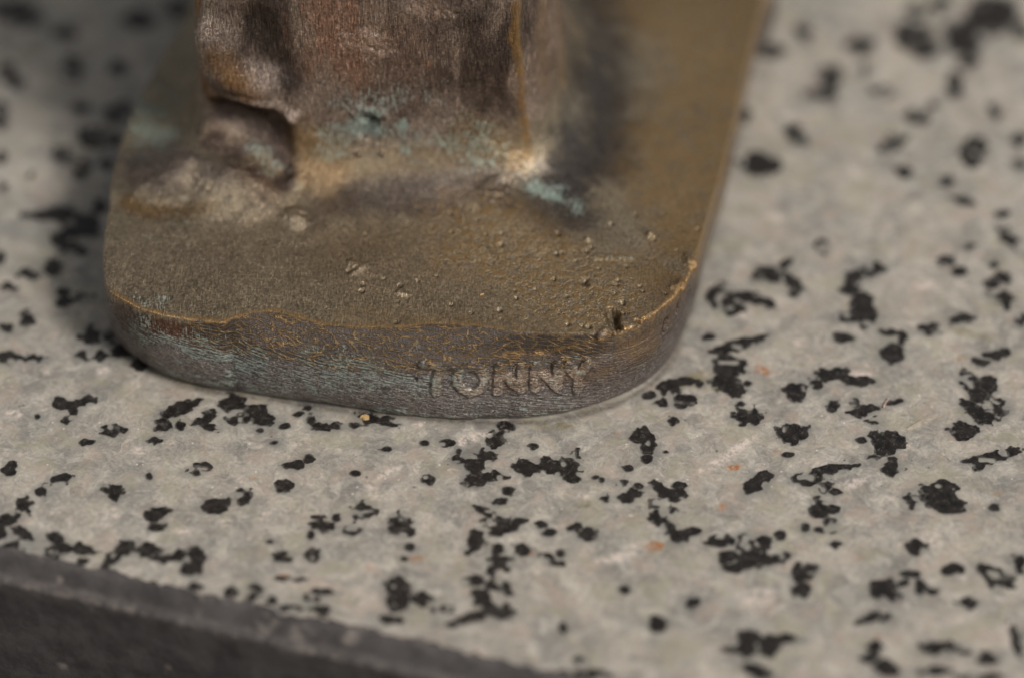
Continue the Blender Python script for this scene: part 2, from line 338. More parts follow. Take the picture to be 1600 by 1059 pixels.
FL = [  # dark mica in the polished stone: centre, half axes, tilt
(1256,50,9,16,0),(1201,80,20,9,0),(1343,73,20,13,0),(1298,120,14,16,0),(1282,146,20,8,0),(1378,144,16,7,-10),(1350,111,12,6,0),
(1244,210,17,11,-35),(1188,257,30,16,0),(1161,184,8,10,0),(1395,224,24,10,30),(1433,184,16,10,-10),(1461,167,10,6,0),(1492,125,10,10,0),
(1492,144,9,8,0),(1553,175,7,10,0),(1518,240,16,20,0),(1528,228,12,8,0),(1414,269,9,7,0),(1480,285,10,7,0),(1593,257,8,5,0),(1593,217,10,7,0),
(1501,314,14,5,-15),(1567,335,8,5,0),(1574,371,17,8,-35),(1284,387,9,10,0),(1511,387,10,4,0),(1478,408,10,7,0),(1501,425,10,5,0),(1553,413,6,4,0),
(1430,61,28,18,-30),(1449,75,18,12,0),(1501,47,22,14,0),(1506,71,24,14,0),(1553,24,35,25,0),(1515,94,14,10,0),(1430,19,14,10,0),(1468,9,14,12,0),(1590,45,12,12,0),
(1192,427,18,12,25),(1227,413,14,5,40),(1205,433,14,8,0),(1237,440,14,7,-45),(1242,458,7,5,0),(1128,465,22,20,0),(1145,482,14,10,0),(1183,467,22,7,-25),(1160,463,14,6,-20),
(1364,420,15,11,0),(1336,434,14,10,0),(1331,450,12,9,0),(1350,470,14,14,0),(1352,490,16,16,0),(1328,497,18,6,-10),(1558,453,16,14,-40),(1567,440,10,10,0),(1572,467,12,12,0),
(1153,539,35,7,15),(1107,526,6,5,0),(1138,573,22,14,0),(1133,595,20,12,0),(1151,609,14,9,0),(1168,599,5,4,0),(1315,528,13,7,0),(1391,521,12,4,-10),(1409,528,7,7,0),
(1392,552,17,14,0),(1455,512,12,8,0),(1500,499,15,6,5),(1596,501,6,7,0),(1540,560,14,7,20),(1564,552,10,7,0),(1298,585,25,9,15),(1280,603,9,7,0),(1336,595,25,7,-5),
(1244,612,13,12,0),(1302,633,9,7,0),(1356,640,23,7,5),(1335,630,5,6,0),(1399,628,9,3,10),(1513,594,13,10,-40),(1544,602,13,10,0),(1531,618,14,10,0),(1564,640,12,12,0),
(1515,635,10,6,-20),(1535,650,16,13,0),(1506,671,20,13,0),(1168,650,19,10,0),(1157,631,6,3,0),(1239,678,20,12,0),(1255,670,9,6,30),(1219,673,7,4,-30),(1234,710,8,3,0),
(1369,657,10,5,0),(1345,687,5,3,0),(1381,696,14,12,0),(1366,681,8,8,0),(1396,685,14,8,-20),(1365,715,7,5,0),(1396,729,15,13,0),(1551,713,34,6,12),(1536,724,10,6,0),
(1302,733,35,8,8),(1262,749,25,9,0),(1285,761,10,7,0),(1305,769,8,4,0),(1183,757,24,11,35),(1450,764,14,6,0),(1475,762,16,8,0),(1425,777,13,10,0),(1477,785,27,13,-15),
(1553,792,5,4,0),(1276,784,8,8,0),(1280,797,12,8,0),(1295,797,12,6,0),(1298,814,8,5,0),(1289,827,13,4,0),(1258,824,6,5,0),(1306,849,8,5,0),(1219,836,6,6,0),
(1130,845,21,8,0),(1167,850,14,14,0),(1194,847,11,12,0),(1141,870,16,10,0),(1170,867,16,12,0),(1197,875,19,10,0),(1147,886,22,6,0),(1227,866,9,5,0),
(1253,898,14,14,0),(1269,889,9,7,0),(1251,920,11,9,0),(1431,853,12,11,0),(1423,897,10,5,0),(1366,919,10,9,0),(1384,920,14,12,0),(1397,928,10,7,0),(1412,911,9,4,20),
(1439,917,7,10,0),(1456,923,9,4,0),(1489,889,14,7,0),(1553,897,26,9,-25),(1555,919,9,4,-40),(1595,877,8,11,0),(1514,941,16,8,0),(1356,966,18,6,20),(1384,966,5,6,-40),
(1172,994,10,10,0),(1167,1012,16,12,0),(1144,1014,12,4,0),(1200,1009,14,12,0),(1231,998,20,7,0),(1183,1048,20,10,-20),(1366,1011,9,7,0),(1359,1027,14,7,0),(1383,1042,20,10,-20),
(1469,1012,26,9,0),(1505,1019,9,3,0),(1464,1047,22,6,0),(1545,1028,13,7,0),(1587,1000,6,22,15),(1531,1058,36,5,0),
(790,666,10,5,0),(778,685,14,12,0),(697,691,9,5,0),(664,692,3,2,0),(717,705,4,5,0),(716,719,9,5,0),(759,711,12,8,0),(741,729,17,12,0),(745,749,18,10,0),(775,742,14,5,-10),
(822,729,17,10,0),(858,725,15,8,0),(881,731,22,13,0),(895,715,8,8,0),(891,746,12,5,-20),(832,697,6,4,0),(668,748,8,6,0),(794,767,7,5,0),(781,783,9,6,0),
(947,776,7,5,0),(931,746,4,2.5,0),(940,749,4,3,0),(970,755,9,4.5,0),(998,759,5,3.5,0),(984,774,16,7,10),(980,733,7,4,0),(1004,683,15,13,0),(1014,699,11,9,0),(1030,707,6,3,0),
(1010,716,8,5,0),(1052,657,6,5,0),(1030,761,12,7,-35),(1060,759,8,7,0),(1048,773,17,7,0),(1024,788,8,6,0),(1030,806,13,10,0),(1048,798,6,4,0),(1044,822,14,8,-30),(1060,838,11,9,0),
(1077,831,9,4,0),(767,802,20,5,-25),(763,812,12,4,0),(790,822,25,10,12),(810,814,10,6,0),(745,840,10,11,0),(737,856,9,4,0),(848,818,8,4,0),(858,832,6,4.5,0),(903,824,10,5,0),
(919,833,14,9,0),(816,858,14,9,-20),(856,873,23,6,-25),(875,865,4,3,0),(775,858,12,7,0),(780,875,13,8,0),(794,879,8,9,0),(769,893,7,11,0),(743,907,12,6,0),(776,913,14,8,0),
(788,923,8,5,0),(753,933,12,9,-45),(769,949,16,7,-30),(786,957,16,10,0),(735,965,30,6,15),(974,920,7,6,0),(1085,943,11,9,0),(1030,976,14,10,0),(879,979,5,7,0),(907,1030,8,5,0),
(923,1052,24,6,0),(699,951,8,4.5,0),(678,953,4,3.5,0),(90,626,9,6,0),(103,633,14,6,0),(131,628,20,7,15),(116,642,9,7,0),(104,657,8,5,0),(59,651,3,2.5,0),(179,672,14,7,0),
(139,690,8,3,0),(241,688,9,5,0),(280,639,26,8,20),(256,663,13,8,0),(282,664,6,7,0),(326,650,18,8,25),(328,666,14,5,-15),(363,633,20,15,0),(368,657,20,7,0),(400,646,18,12,0),
(413,655,12,7,0),(475,636,9,4,0),(466,647,7,4,0),(486,655,7,8,-40),(514,666,26,6,0),(556,664,7,3.5,0),(591,655,26,6,-10),(602,663,18,3,0),(444,664,6,3,0),(407,673,4,2.5,0),
(429,691,4,2,0),(602,701,7,3.5,0),(300,737,9,4.5,0),(317,728,10,5,0),(459,727,15,7,0),(482,715,7,5,0),(448,759,12,7,0),(556,738,4,2.5,0),(234,743,3,3,0),(17,731,9,11,-50),
(72,764,17,8,15),(94,749,15,6,10),(179,764,13,6,0),(180,774,6,7,0),(337,790,22,8,10),(381,775,10,7,30),(363,780,8,5,0),(245,803,14,8,15),(245,822,9,4.5,0),(569,796,16,11,0),
(499,819,11,9,0),(486,836,5,5,0),(516,825,9,5,0),(547,827,16,6,-5),(527,808,4,4,0),(626,815,17,11,0),(617,827,8,6,0),(637,824,9,8,0),(39,788,9,10,0),(15,810,18,9,25),
(33,832,16,9,-15),(4,828,8,8,0),(22,854,15,6,0),(88,841,10,9,0),(98,854,16,12,0),(83,867,12,7,0),(131,858,15,6,-10),(127,878,10,4,25),(197,854,14,10,0),(175,873,20,8,40),
(232,860,14,9,0),(258,871,16,5,0),(280,869,11,8,0),(308,867,12,9,0),(300,887,13,9,0),(442,870,12,8,0),(488,866,12,8,0),(422,845,4,2,0),(641,855,5,3.5,0),(631,872,4,2.5,0),
(304,917,10,5,0),(362,926,8,7,0),(398,917,11,7,0),(396,932,8,6,0),(420,937,8,6,0),(444,903,8,3.5,0),(468,905,8,2,0),(486,935,16,8,0),(507,926,12,4,0),(455,948,16,4,0),
(505,953,9,7,0),(481,950,25,4,0),(617,915,16,16,0),(630,935,14,14,0),(608,937,6,9,0),(656,935,18,9,0),(626,948,14,6,0),(612,969,15,6,0),
(20,17,35,16,0),(50,36,18,8,0),(99,53,17,10,0),(112,111,20,18,0),(21,126,20,10,0),(10,107,10,7,0),(218,31,26,14,0),(278,13,16,12,0),(182,106,10,8,0),(3,175,8,10,0),(3,192,9,8,0),
(185,174,18,14,0),(129,169,14,7,0),(145,215,20,14,0),(170,218,16,9,0),(99,243,16,12,-35),(127,266,12,11,0),(46,271,8,6,0),(3,246,8,8,0),(167,256,8,6,0),(3,292,5,5,0),(96,334,22,12,0),
(66,337,25,7,0),(155,321,12,9,0),(132,347,18,10,0),(106,367,26,10,20),(135,357,18,14,0),(106,385,14,12,0),(127,393,8,7,0),(46,429,15,9,15),(81,419,13,11,0),(10,447,13,6,0),
(2,403,6,7,0),(99,457,8,5,0),(101,472,11,6,0),(127,466,14,6,5),(43,497,10,10,-45),(21,515,20,8,0),(144,525,17,12,0),(142,555,18,8,0),(167,528,8,8,0),(13,558,14,9,0),(50,560,20,5,0),
(197,548,20,8,0),(220,570,10,7,0),(1048,606,16,10,0),(1065,596,20,7,0),(1036,629,12,6,0),(1067,627,13,8,0),(1016,617,8,4,0),(1093,600,4,3,0)]
FL = np.array(FL, float); FL[:, 2:4] *= 1.12

def ell_field(X, Y, els):
    f = np.full(X.shape, -1e3)
    for cx, cy, rx, ry, a in els:
        a = math.radians(a); dx = X-cx; dy = -(Y-cy)
        u = dx*math.cos(a)+dy*math.sin(a); v = -dx*math.sin(a)+dy*math.cos(a)
        pw = 1.15+1.3*((cx*0.6180339+cy*0.7548776) % 1.0)
        q = (np.abs(u/rx)**pw+np.abs(v/ry)**pw)**(1/pw)
        f = np.maximum(f, (1-q)*np.sqrt(rx*ry))
    return f

def clip_grid(xs, ys, f, z):
    """triangles of the grid kept where f > 0, cut exactly at f = 0"""
    V = []; F = []; cache = {}; T = []
    nx = len(xs)
    def vid(key, p, t=0.0):
        if key not in cache: cache[key] = len(V); V.append(p); T.append(t)
        return cache[key]
    ny = len(ys)
    act = np.argwhere((np.maximum.reduce([f[:-1, :-1], f[1:, :-1], f[:-1, 1:], f[1:, 1:]]) > 0))
    for j, i in act:
        c = [(j, i), (j, i+1), (j+1, i+1), (j+1, i)]
        for tri in ((c[0], c[1], c[2]), (c[0], c[2], c[3])):
            poly = []
            for k in range(3):
                a, b = tri[k], tri[(k+1) % 3]; fa, fb = f[a], f[b]
                if fa > 0: poly.append(vid(a, (xs[a[1]], ys[a[0]], z), fa))
                if (fa > 0) != (fb > 0):
                    t = fa/(fa-fb); key = (min(a, b), max(a, b))
                    poly.append(vid(key, (xs[a[1]]+t*(xs[b[1]]-xs[a[1]]), ys[a[0]]+t*(ys[b[0]]-ys[a[0]]), z)))
            for k in range(1, len(poly)-1): F.append((poly[0], poly[k], poly[k+1]))
    return np.array(V), np.array(F), np.array(T)

# group touching ellipses into one fleck each
N = len(FL); par = list(range(N))
def find(i):
    while par[i] != i: i = par[i]
    return i
for i in range(N):
    for j in range(i):
        d = FL[i, :2]-FL[j, :2]; L = np.hypot(*d)+1e-6
        def rad(e):
            a = math.radians(e[4]); u = (d[0]*math.cos(a)-d[1]*math.sin(a))/L; v = (-d[0]*math.sin(a)-d[1]*math.cos(a))/L
            return 1/math.sqrt((u/e[2])**2+(v/e[3])**2)
        if L < rad(FL[i])+rad(FL[j])+1.0: par[find(i)] = find(j)
groups = {}
for i in range(N): groups.setdefault(find(i), []).append(i)

# outline of the bronze foot on the stone
bot_px = [(176,520),(178,534),(196,552),(224,570),(245,584),(287,601),(336,611),(385,618),(455,628),(525,638),(595,647),(670,654),(775,660),(845,659),(915,646),(967,629),(1013,603),(1041,575),(1058,540),(1076,491),(1090,435),(1105,378),(1131,287),(1150,197),(1169,113),(1196,0)]
# slab: fine where the camera looks, coarse beyond, one sheet plus sides
def axis(lo, a, b, hi, fine, coarse):
    return np.concatenate([np.linspace(lo, a, coarse, endpoint=False), np.arange(a, b, fine), np.linspace(b, hi, coarse)])
ua = axis(-260, -12, 135, 420, 0.4, 12); va = axis(0, 0.4, 128, 420, 0.4, 14)
UU, VV = np.meshgrid(ua, va)
SP = E0[None]+UU.ravel()[:, None]*eu+VV.ravel()[:, None]*en
SP[:, 2] = 0
spx, spy, _ = proj(SP)
halo = np.zeros(len(SP)); wob = fbm(SP, 2.2, 3, 5)*5
for g in groups.values():
    e = FL[g]
    lo = (e[:, :2]-e[:, 2:4].max()-16).min(0); hi = (e[:, :2]+e[:, 2:4].max()+16).max(0)
    k = np.where((spx > lo[0]) & (spx < hi[0]) & (spy > lo[1]) & (spy < hi[1]))[0]
    if len(k): halo[k] = np.maximum(halo[k], sstep(1+(ell_field(spx[k], spy[k], e)+wob[k])/11))
def spots(lst):
    m = np.zeros(len(SP))
    for cx, cy, rx, ry, a, s in lst:
        k = np.where((abs(spx-cx) < 2*rx+2*ry) & (abs(spy-cy) < 2*rx+2*ry))[0]
        m[k] = np.maximum(m[k], s*sstep(0.75+ell_field(spx[k]+wob[k]*.5, spy[k], [(cx, cy, rx, ry, a)])/math.sqrt(rx*ry)))
    return m
pale = spots([(740,682,24,6,12,1),(722,690,10,5,0,1),(655,662,7,4,0,1),(1145,705,34,6,35,1),(1110,725,22,4,30,.9),(605,738,22,5,25,.9),(580,765,7,12,25,.7),
 (960,870,32,6,12,.9),(995,850,12,5,0,.8),(1185,935,26,14,20,.8),(1330,755,26,6,20,.8),(1340,585,20,5,0,.9),(1160,490,12,6,0,.9),(1250,535,10,5,0,.7),(1390,780,9,5,0,.6),
 (285,827,16,4,5,.9),(180,800,8,8,0,.9),(353,815,8,5,0,.8),(412,803,7,6,40,.8),(220,703,10,5,0,.8),(265,690,9,4,0,.6),(22,645,12,5,0,.9),(160,580,8,6,0,.9),(70,580,7,4,0,.7),(25,430,10,6,0,.6),
 (20,320,9,6,0,.7),(150,320,9,7,0,.6),(580,885,8,6,0,.7),(460,695,9,3,10,.7),(570,925,16,6,-15,.7),(1445,445,18,5,5,.9),(1210,340,12,7,0,.7),(1455,840,18,9,0,.7),(1490,965,14,7,0,.6),
 (1575,990,12,18,0,.6),(1570,935,14,6,0,.6),(1340,270,8,5,0,.5),(720,800,9,5,0,.5),(665,805,8,3,0,.5),(912,774,8,4,0,.8),(1105,660,10,4,0,.5),(1480,560,14,3,10,.5),(1290,640,30,3,15,.4),(1440,660,36,3,25,.5),(380,745,8,4,0,.4)])
rust = spots([(1022,852,11,6,10,1),(1148,729,9,4,0,1),(1190,578,9,5,-25,1),(650,872,8,4,0,.7),(1128,790,5,6,0,.8),(965,676,5,3,0,.6),(1368,997,6,5,0,.7),(1500,558,5,3,0,.6),(440,900,7,3,0,.7),
 (1262,910,5,5,0,.5),(830,862,6,4,0,.5),(370,620,8,4,0,.4),(1500,683,9,4,0,.8),(1560,770,5,3,0,.5),(1340,870,7,3,15,.4),(1215,705,4,3,0,.6),(395,745,3,3,0,.5),(575,885,5,3,0,.5)])
olive = spots([(868,664,22,5,0,1.0),(1085,592,22,9,20,.8),(912,787,9,5,0,.9),(1505,518,20,6,-5,.6),(1545,528,12,5,0,.5),(1250,568,6,4,0,.5),(1112,605,12,6,0,.6),(1105,570,5,5,0,.5),(920,640,12,3,15,.8)])
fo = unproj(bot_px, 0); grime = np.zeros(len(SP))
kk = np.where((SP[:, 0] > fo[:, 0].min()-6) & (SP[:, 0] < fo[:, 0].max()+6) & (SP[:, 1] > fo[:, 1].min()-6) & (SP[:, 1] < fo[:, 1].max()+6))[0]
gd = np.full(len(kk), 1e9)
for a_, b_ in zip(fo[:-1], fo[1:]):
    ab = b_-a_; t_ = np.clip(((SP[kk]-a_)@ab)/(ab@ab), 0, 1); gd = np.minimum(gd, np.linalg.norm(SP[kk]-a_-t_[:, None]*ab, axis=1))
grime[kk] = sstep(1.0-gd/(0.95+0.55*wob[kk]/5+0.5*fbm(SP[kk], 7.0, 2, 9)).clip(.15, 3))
SP[:, 2] += fbm(SP, 14, 2, 3)*0.05 - 0.05
nv_, nu_ = UU.shape
idx = np.arange(nu_*nv_).reshape(nv_, nu_)
SF = np.stack([idx[:-1, :-1], idx[:-1, 1:], idx[1:, 1:], idx[1:, :-1]], -1).reshape(-1, 4)
# skirt
ring = np.concatenate([idx[0, :-1], idx[:-1, -1], idx[-1, :0:-1], idx[:0:-1, 0]])
low = SP[ring].copy(); low[:, 2] = -32
base = len(SP); r2 = base+np.arange(len(ring))
SK = np.stack([ring, r2, np.roll(r2, -1), np.roll(ring, -1)], -1)
SV = np.concatenate([SP, low]); zpad = np.zeros(len(ring))
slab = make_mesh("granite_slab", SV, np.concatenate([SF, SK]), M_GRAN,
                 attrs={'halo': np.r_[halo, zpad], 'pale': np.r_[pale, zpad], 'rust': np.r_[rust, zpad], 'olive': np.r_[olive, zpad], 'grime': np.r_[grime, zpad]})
slab["kind"] = "structure"
slab["label"] = "polished pale grey granite slab speckled with black mica"

# flecks
STEP = 0.14
def fleck_mesh(e, seed):
    zf = 0.024+0.003*(seed % 6)
    lo = (e[:, :2]-e[:, 2:4].max(1)[:, None]-7).min(0); hi = (e[:, :2]+e[:, 2:4].max(1)[:, None]+7).max(0)
    c = unproj([(lo[0], lo[1]), (hi[0], lo[1]), (hi[0], hi[1]), (lo[0], hi[1])], 0)
    xs = np.arange(c[:, 0].min(), c[:, 0].max()+STEP, STEP); ys = np.arange(c[:, 1].min(), c[:, 1].max()+STEP, STEP)
    X, Y = np.meshgrid(xs, ys); Pg = np.stack([X.ravel(), Y.ravel(), np.zeros(X.size)], -1)
    px, py, _ = proj(Pg)
    size = np.sqrt(e[:, 2]*e[:, 3]).max()
    amp = min(6.5, 0.5*size)
    wx = min(4.5, 0.45*size)*fbm(Pg, 0.8, 2, 61); wy = min(3.5, 0.35*size)*fbm(Pg, 0.8, 2, 67)
    f = ell_field(px+wx, py+wy, e)*1.08 + 0.7*amp*fbm(Pg, 1.9, 2, 11) + amp*1.5*fbm(Pg, 0.7, 3, 23) + 2.4
    if size > 6:      # bright feldspar islands inside the larger ones
        isl = fbm(Pg, 1.3, 2, 41); f = np.minimum(f, (0.45-isl)*16)
    return clip_grid(xs, ys, f.reshape(X.shape), zf)
for k, g in enumerate(groups.values()):
    V, F, T = fleck_mesh(FL[g], k)
    if len(F) < 2: continue
    make_mesh("mica_fleck", V, F, M_FLECK, parent=slab, smooth=False, attrs={"thick": T})

# the rest of the stone, outside the traced part: the same mica, one part
rng = np.random.default_rng(7)
RV = []; RF = []; off = 0
for _ in range(520):
    u = rng.uniform(-110, 240); v = rng.uniform(3, 260)
    c = E0+u*eu+v*en; px, py, _d = proj(c[None])
    if -30 < px[0] < 1630 and -30 < py[0] < 1090: continue
    if np.hypot(c[0]+5, c[1]-40) < 75 and c[1] > 0 and abs(c[0]+5) < 48: continue
    nb = rng.integers(1, 4); m = 26
    for b in range(nb):
        cc = c[:2]+rng.normal(0, 1.3, 2); th = np.linspace(0, 2*np.pi, m, endpoint=False)
        a, bb = rng.uniform(.5, 2.0), rng.uniform(.4, 1.0); ph = rng.uniform(0, 3.1)
        rr = 1+0.28*np.sin(3*th+rng.uniform(0, 6))+0.16*np.sin(7*th+rng.uniform(0, 6))
        ex = a*rr*np.cos(th); ey = bb*rr*np.sin(th)
        ring_ = np.stack([cc[0]+ex*math.cos(ph)-ey*math.sin(ph), cc[1]+ex*math.sin(ph)+ey*math.cos(ph), np.full(m, 0.03+0.004*b)], -1)
        RV.append(np.vstack([[cc[0], cc[1], 0.03+0.004*b], ring_]))
        RF.append(np.stack([np.full(m, off), off+1+np.arange(m), off+1+(np.arange(m)+1) % m], -1)); off += m+1
rest = make_mesh("mica_scatter", np.concatenate(RV), np.concatenate(RF), M_FLECK, parent=slab, smooth=False, attrs={"thick": np.full(off, 6.0)})
rest["kind"] = "stuff"

# ------------------------------------------------------------------ dark edging along the slab's front
ea = axis(-260, -12, 110, 420, 0.3, 12)
prof = [(0.35, 0.02), (0.15, 0.10)] + [(-0.1-0.17*k, 0.12-0.014*k*k-0.12*k) for k in range(10)]
r = 0.9; cx0, cz0 = prof[-1][0]-0.1, prof[-1][1]-r*0.75
prof += [(cx0 - r*math.sin(a), cz0 + r*math.cos(a)) for a in np.linspace(0.7, math.pi/2, 9)]
prof += [(cx0-r-0.004*k, cz0-0.35*k) for k in range(1, 75)] + [(cx0-r-0.4, -60), (30, -60)]
prof = np.array(prof); ne, npf = len(ea), len(prof)
EU, EI = np.meshgrid(ea, np.arange(npf), indexing='ij')
pn = prof[EI.ravel(), 0]; pz = prof[EI.ravel(), 1]
tmp = np.stack([EU.ravel(), np.zeros(ne*npf), np.zeros(ne*npf)], -1)
jag = (fbm(tmp, 5.0, 2, 77)*0.5 + fbm(tmp, 0.9, 2, 78)*0.55)
wgt = np.clip((pn+0.6)/0.9, 0, 1)
pn = pn + jag*wgt
EP = E0[None]+EU.ravel()[:, None]*eu+pn[:, None]*en
EP[:, 2] = pz
lump = fbm(EP, 6, 3, 81)*0.10+fbm(EP, 1.2, 2, 82)*0.05
mid_ = (EI.ravel() > 2) & (EI.ravel() < npf-2)
EP[:, 2] += np.where(mid_, lump, 0); EP += np.where(mid_, lump, 0)[:, None]*(-en)
# chipped arris
arr = np.exp(-((EI.ravel()-16)/5.0)**2)
chip = np.clip(fbm(tmp+np.array([0, 31.0, 0]), 4.5, 3, 91)-0.15, 0, 1)*arr
EP += chip[:, None]*(en*0.35+np.array([0, 0, -0.3]))
scuff = np.clip(arr*(0.55+0.9*fbm(tmp+np.array([0, 9.0, 0]), 8.0, 3, 95)), 0, 1)
scuff = np.maximum(scuff, 0.55*np.exp(-((EI.ravel()-1)/2.5)**2)*np.clip(0.3+fbm(EP, 2.5, 2, 97)*1.6, 0, 1))
for sx_, sy_, rr in ((310, 962, 0.7), (318, 935, .5), (145, 950, .5), (420, 975, 1.6), (470, 990, 1.6), (735, 1018, .9), (545, 996, 1.2), (100, 1040, .8), (95, 905, .6)):
    ex, ey, _ = proj(EP); k = np.argmin((ex-sx_)**2+(ey-sy_)**2)
    scuff = np.maximum(scuff, 1.3*sstep(1.2-np.linalg.norm(EP-EP[k], axis=1)/rr))
eid = np.arange(ne*npf).reshape(ne, npf)
EF = np.stack([eid[:-1, :-1], eid[:-1, 1:], eid[1:, 1:], eid[1:, :-1]], -1).reshape(-1, 4)
edge = make_mesh("stone_edging", EP, EF, M_EDGE, attrs={'scuff': np.clip(scuff, 0, 1)})
edge["kind"] = "structure"
edge["label"] = "dark grey edging with scuffed arris along the granite slab"

# ------------------------------------------------------------------ bronze: one cast skin from foot rim to shaft
H, HW = 11.5, 8.6
rim_px = [(161,367),(160,400),(163,440),(170,456),(185,464),(217,482),(255,492),(297,499),(350,505),(364,497),(392,489),(427,485),(462,494),(504,506),(560,510),(630,510),(670,504),(740,508),(810,519),(862,522),(915,522),(943,524),(985,511),(1020,490),(1051,465),(1074,435),(1086,405),(1100,360),(1124,280),(1146,190),(1166,105),(1190,0)]
band_px = [(297,512),(350,522),(400,540),(450,549),(560,561),(700,566),(789,556),(850,551),(915,537),(960,528),(985,520)]
left_px = [(161,367),(175,297),(189,227),(210,171),(234,122),(262,70),(290,25),(300,0)]
B0 = unproj(bot_px, 0)[:, :2]; B1 = unproj(rim_px, H)[:, :2]; BWp = unproj(band_px, HW)[:, :2]; BL = unproj(left_px, H)[:, :2]
back_r = B1[-1]+np.array([[6, 26], [8, 40], [4, 47], [-4, 50]]); back_l = BL[-1]+np.array([[-3, 47], [3, 54], [0, 40], [5, 25]])[[1, 0, 2, 3]]
back_l = np.array([[BL[-1, 0]+14, B1[-1, 1]+50], [BL[-1, 0]+6, B1[-1, 1]+46], [BL[-1, 0]+3, B1[-1, 1]+36], [BL[-1, 0]+3, B1[-1, 1]+18]])
top_ring = np.vstack([B1, back_r, back_l, BL[::-1][:-1]])
C0 = unproj((600, 165), H)[0, :2]
def polar(P):
    d = P-C0; return np.arctan2(d[:, 1], d[:, 0]), np.hypot(d[:, 0], d[:, 1])
def ring_fn(P, dens=0.4):
    """closed ring -> r(theta)"""
    Q = np.vstack([P, P[:1]]); seg = np.linalg.norm(np.diff(Q, axis=0), axis=1); s = np.r_[0, np.cumsum(seg)]
    ss = np.arange(0, s[-1], dens); D = np.stack([np.interp(ss, s, Q[:, k]) for k in (0, 1)], -1)
    t, rr = polar(D); o = np.argsort(t); t, rr = t[o], rr[o]
    return lambda th: np.interp(th, np.r_[t-2*np.pi, t, t+2*np.pi], np.r_[rr, rr, rr])
f1 = ring_fn(top_ring)
# theta samples: even along the rim, dense at the front
tt = np.linspace(-np.pi, np.pi, 20001); rr = f1(tt)
X = C0[0]+rr*np.cos(tt); Y = C0[1]+rr*np.sin(tt)
ds = np.hypot(np.diff(X), np.diff(Y)); ym = Y[1:]; den = np.where(ym < C0[1]+22, 1/0.17, 1/0.7)
den = den + 60*np.abs(np.diff(tt))/ds            # keep the shaft dense too
cum = np.r_[0, np.cumsum(ds*den)]; NT_ = int(cum[-1]); th = np.interp(np.arange(NT_)*cum[-1]/NT_, cum, tt)
def gsm(a, sig):
    n = len(a); k = np.arange(-int(4*sig)-1, int(4*sig)+2); w = np.exp(-k*k/(2*sig*sig)); w /= w.sum()
    return sum(wi*np.roll(a, ki) for wi, ki in zip(w, k))
R1 = gsm(f1(th), 4)
def partial(P, default):
    """radius from a traced stretch, 'default' outside of it"""
    t, rr = polar(P); o = np.argsort(t); t, rr = t[o], rr[o]
    inside = (th >= t[0]) & (th <= t[-1]); out = default.copy(); d_end0 = rr[0]-np.interp(t[0], th, default); d_end1 = rr[-1]-np.interp(t[-1], th, default)
    out[inside] = np.interp(th[inside], t, rr)
    lo = th < t[0]; hi = th > t[-1]
    out[lo] += d_end0*np.exp(-(t[0]-th[lo])/0.15); out[hi] += d_end1*np.exp(-(th[hi]-t[-1])/0.15)
    return out
R0 = gsm(partial(B0, R1-0.8), 14)
RW_def = R1*0.85+R0*0.15+0.15
RW = gsm(partial(BWp, RW_def), 22)
RW = np.maximum(RW, R1+0.12)
# shaft section
fr = unproj((824, 268), H)[0, :2]; flx = unproj((318, 262), H)[0, :2]
sect = np.array([fr, fr+[3.6, 9], fr+[4.6, 20], fr+[0, 27], flx+[3, 25], flx+[-0.8, 12], flx+[-0.2, 5], flx+[1.2, 2.0], flx+[4, 0.6], flx*0.75+fr*0.25+[0, -0.35], flx*0.5+fr*0.5+[0, -0.6], flx*0.25+fr*0.75+[0, -0.45]])
RC = gsm(ring_fn(sect, 0.1)(th), 2.5)
RCs = gsm(RC, 34)
nw, nb_, ntp, ncl = 70, 30, 160, 230
ZT = 240.0
w = np.linspace(0, 1, nw, endpoint=False); rows_r = []; rows_z = []; seg = []
for k in w:
    bulge = 0.35*np.sin(np.pi*k)
    rows_r.append(R0+(RW-R0)*k+bulge - 1.5*np.exp(-(k/0.045))); rows_z.append(np.full(NT_, HW*k)); seg.append(0)
for k in np.linspace(0, 1, nb_, endpoint=False):
    rows_r.append(RW+(R1-RW)*k); rows_z.append(HW+(H-HW)*np.full(NT_, k)+0.25*np.sin(np.pi*k)); seg.append(1)
for k in np.linspace(0, 1, ntp, endpoint=False):
    rows_r.append(R1+(RCs-R1)*k); rows_z.append(np.full(NT_, H+0.9*k*k)); seg.append(2)
hz = np.concatenate([np.linspace(0, 42, ncl-20, endpoint=False), np.linspace(42, ZT-H, 20)])
for z_ in hz:
    wz = sstep((z_-1)/10); rows_r.append((RC*wz+RCs*(1-wz))*(1-0.0004*z_)*(1+1.3*sstep((z_-52)/60)*(0.5+0.5*np.cos(th-2.6)))); rows_z.append(np.full(NT_, H+0.9+z_)); seg.append(3)  # unseen upper shaft widened towards back left to shade the slab
RR = np.array(rows_r); ZZ = np.array(rows_z); seg = np.array(seg); NR = len(seg)
def smooth_rows(A, sig):
    n = int(3*sig)+1; k = np.arange(-n, n+1); ww = np.exp(-k*k/(2*sig*sig)); ww /= ww.sum()
    Ap = np.concatenate([np.repeat(A[:1], n, 0), A, np.repeat(A[-1:], n, 0)])
    return sum(wi*Ap[i:i+len(A)] for i, wi in enumerate(ww))
i_rim = nw+nb_; i_foot = nw+nb_+ntp
jj = np.arange(NR)[:, None]
def blend(A, B, c, wd): m = np.exp(-((jj-c)/wd)**4); return A*(1-m)+B*m
R_s, Z_s = smooth_rows(RR, 2.2), smooth_rows(ZZ, 2.2)
R_s = blend(RR, R_s, nw+nb_/2, 40); Z_s = blend(ZZ, Z_s, nw+nb_/2, 40)
R_f, Z_f = smooth_rows(RR, 38), smooth_rows(ZZ, 38)
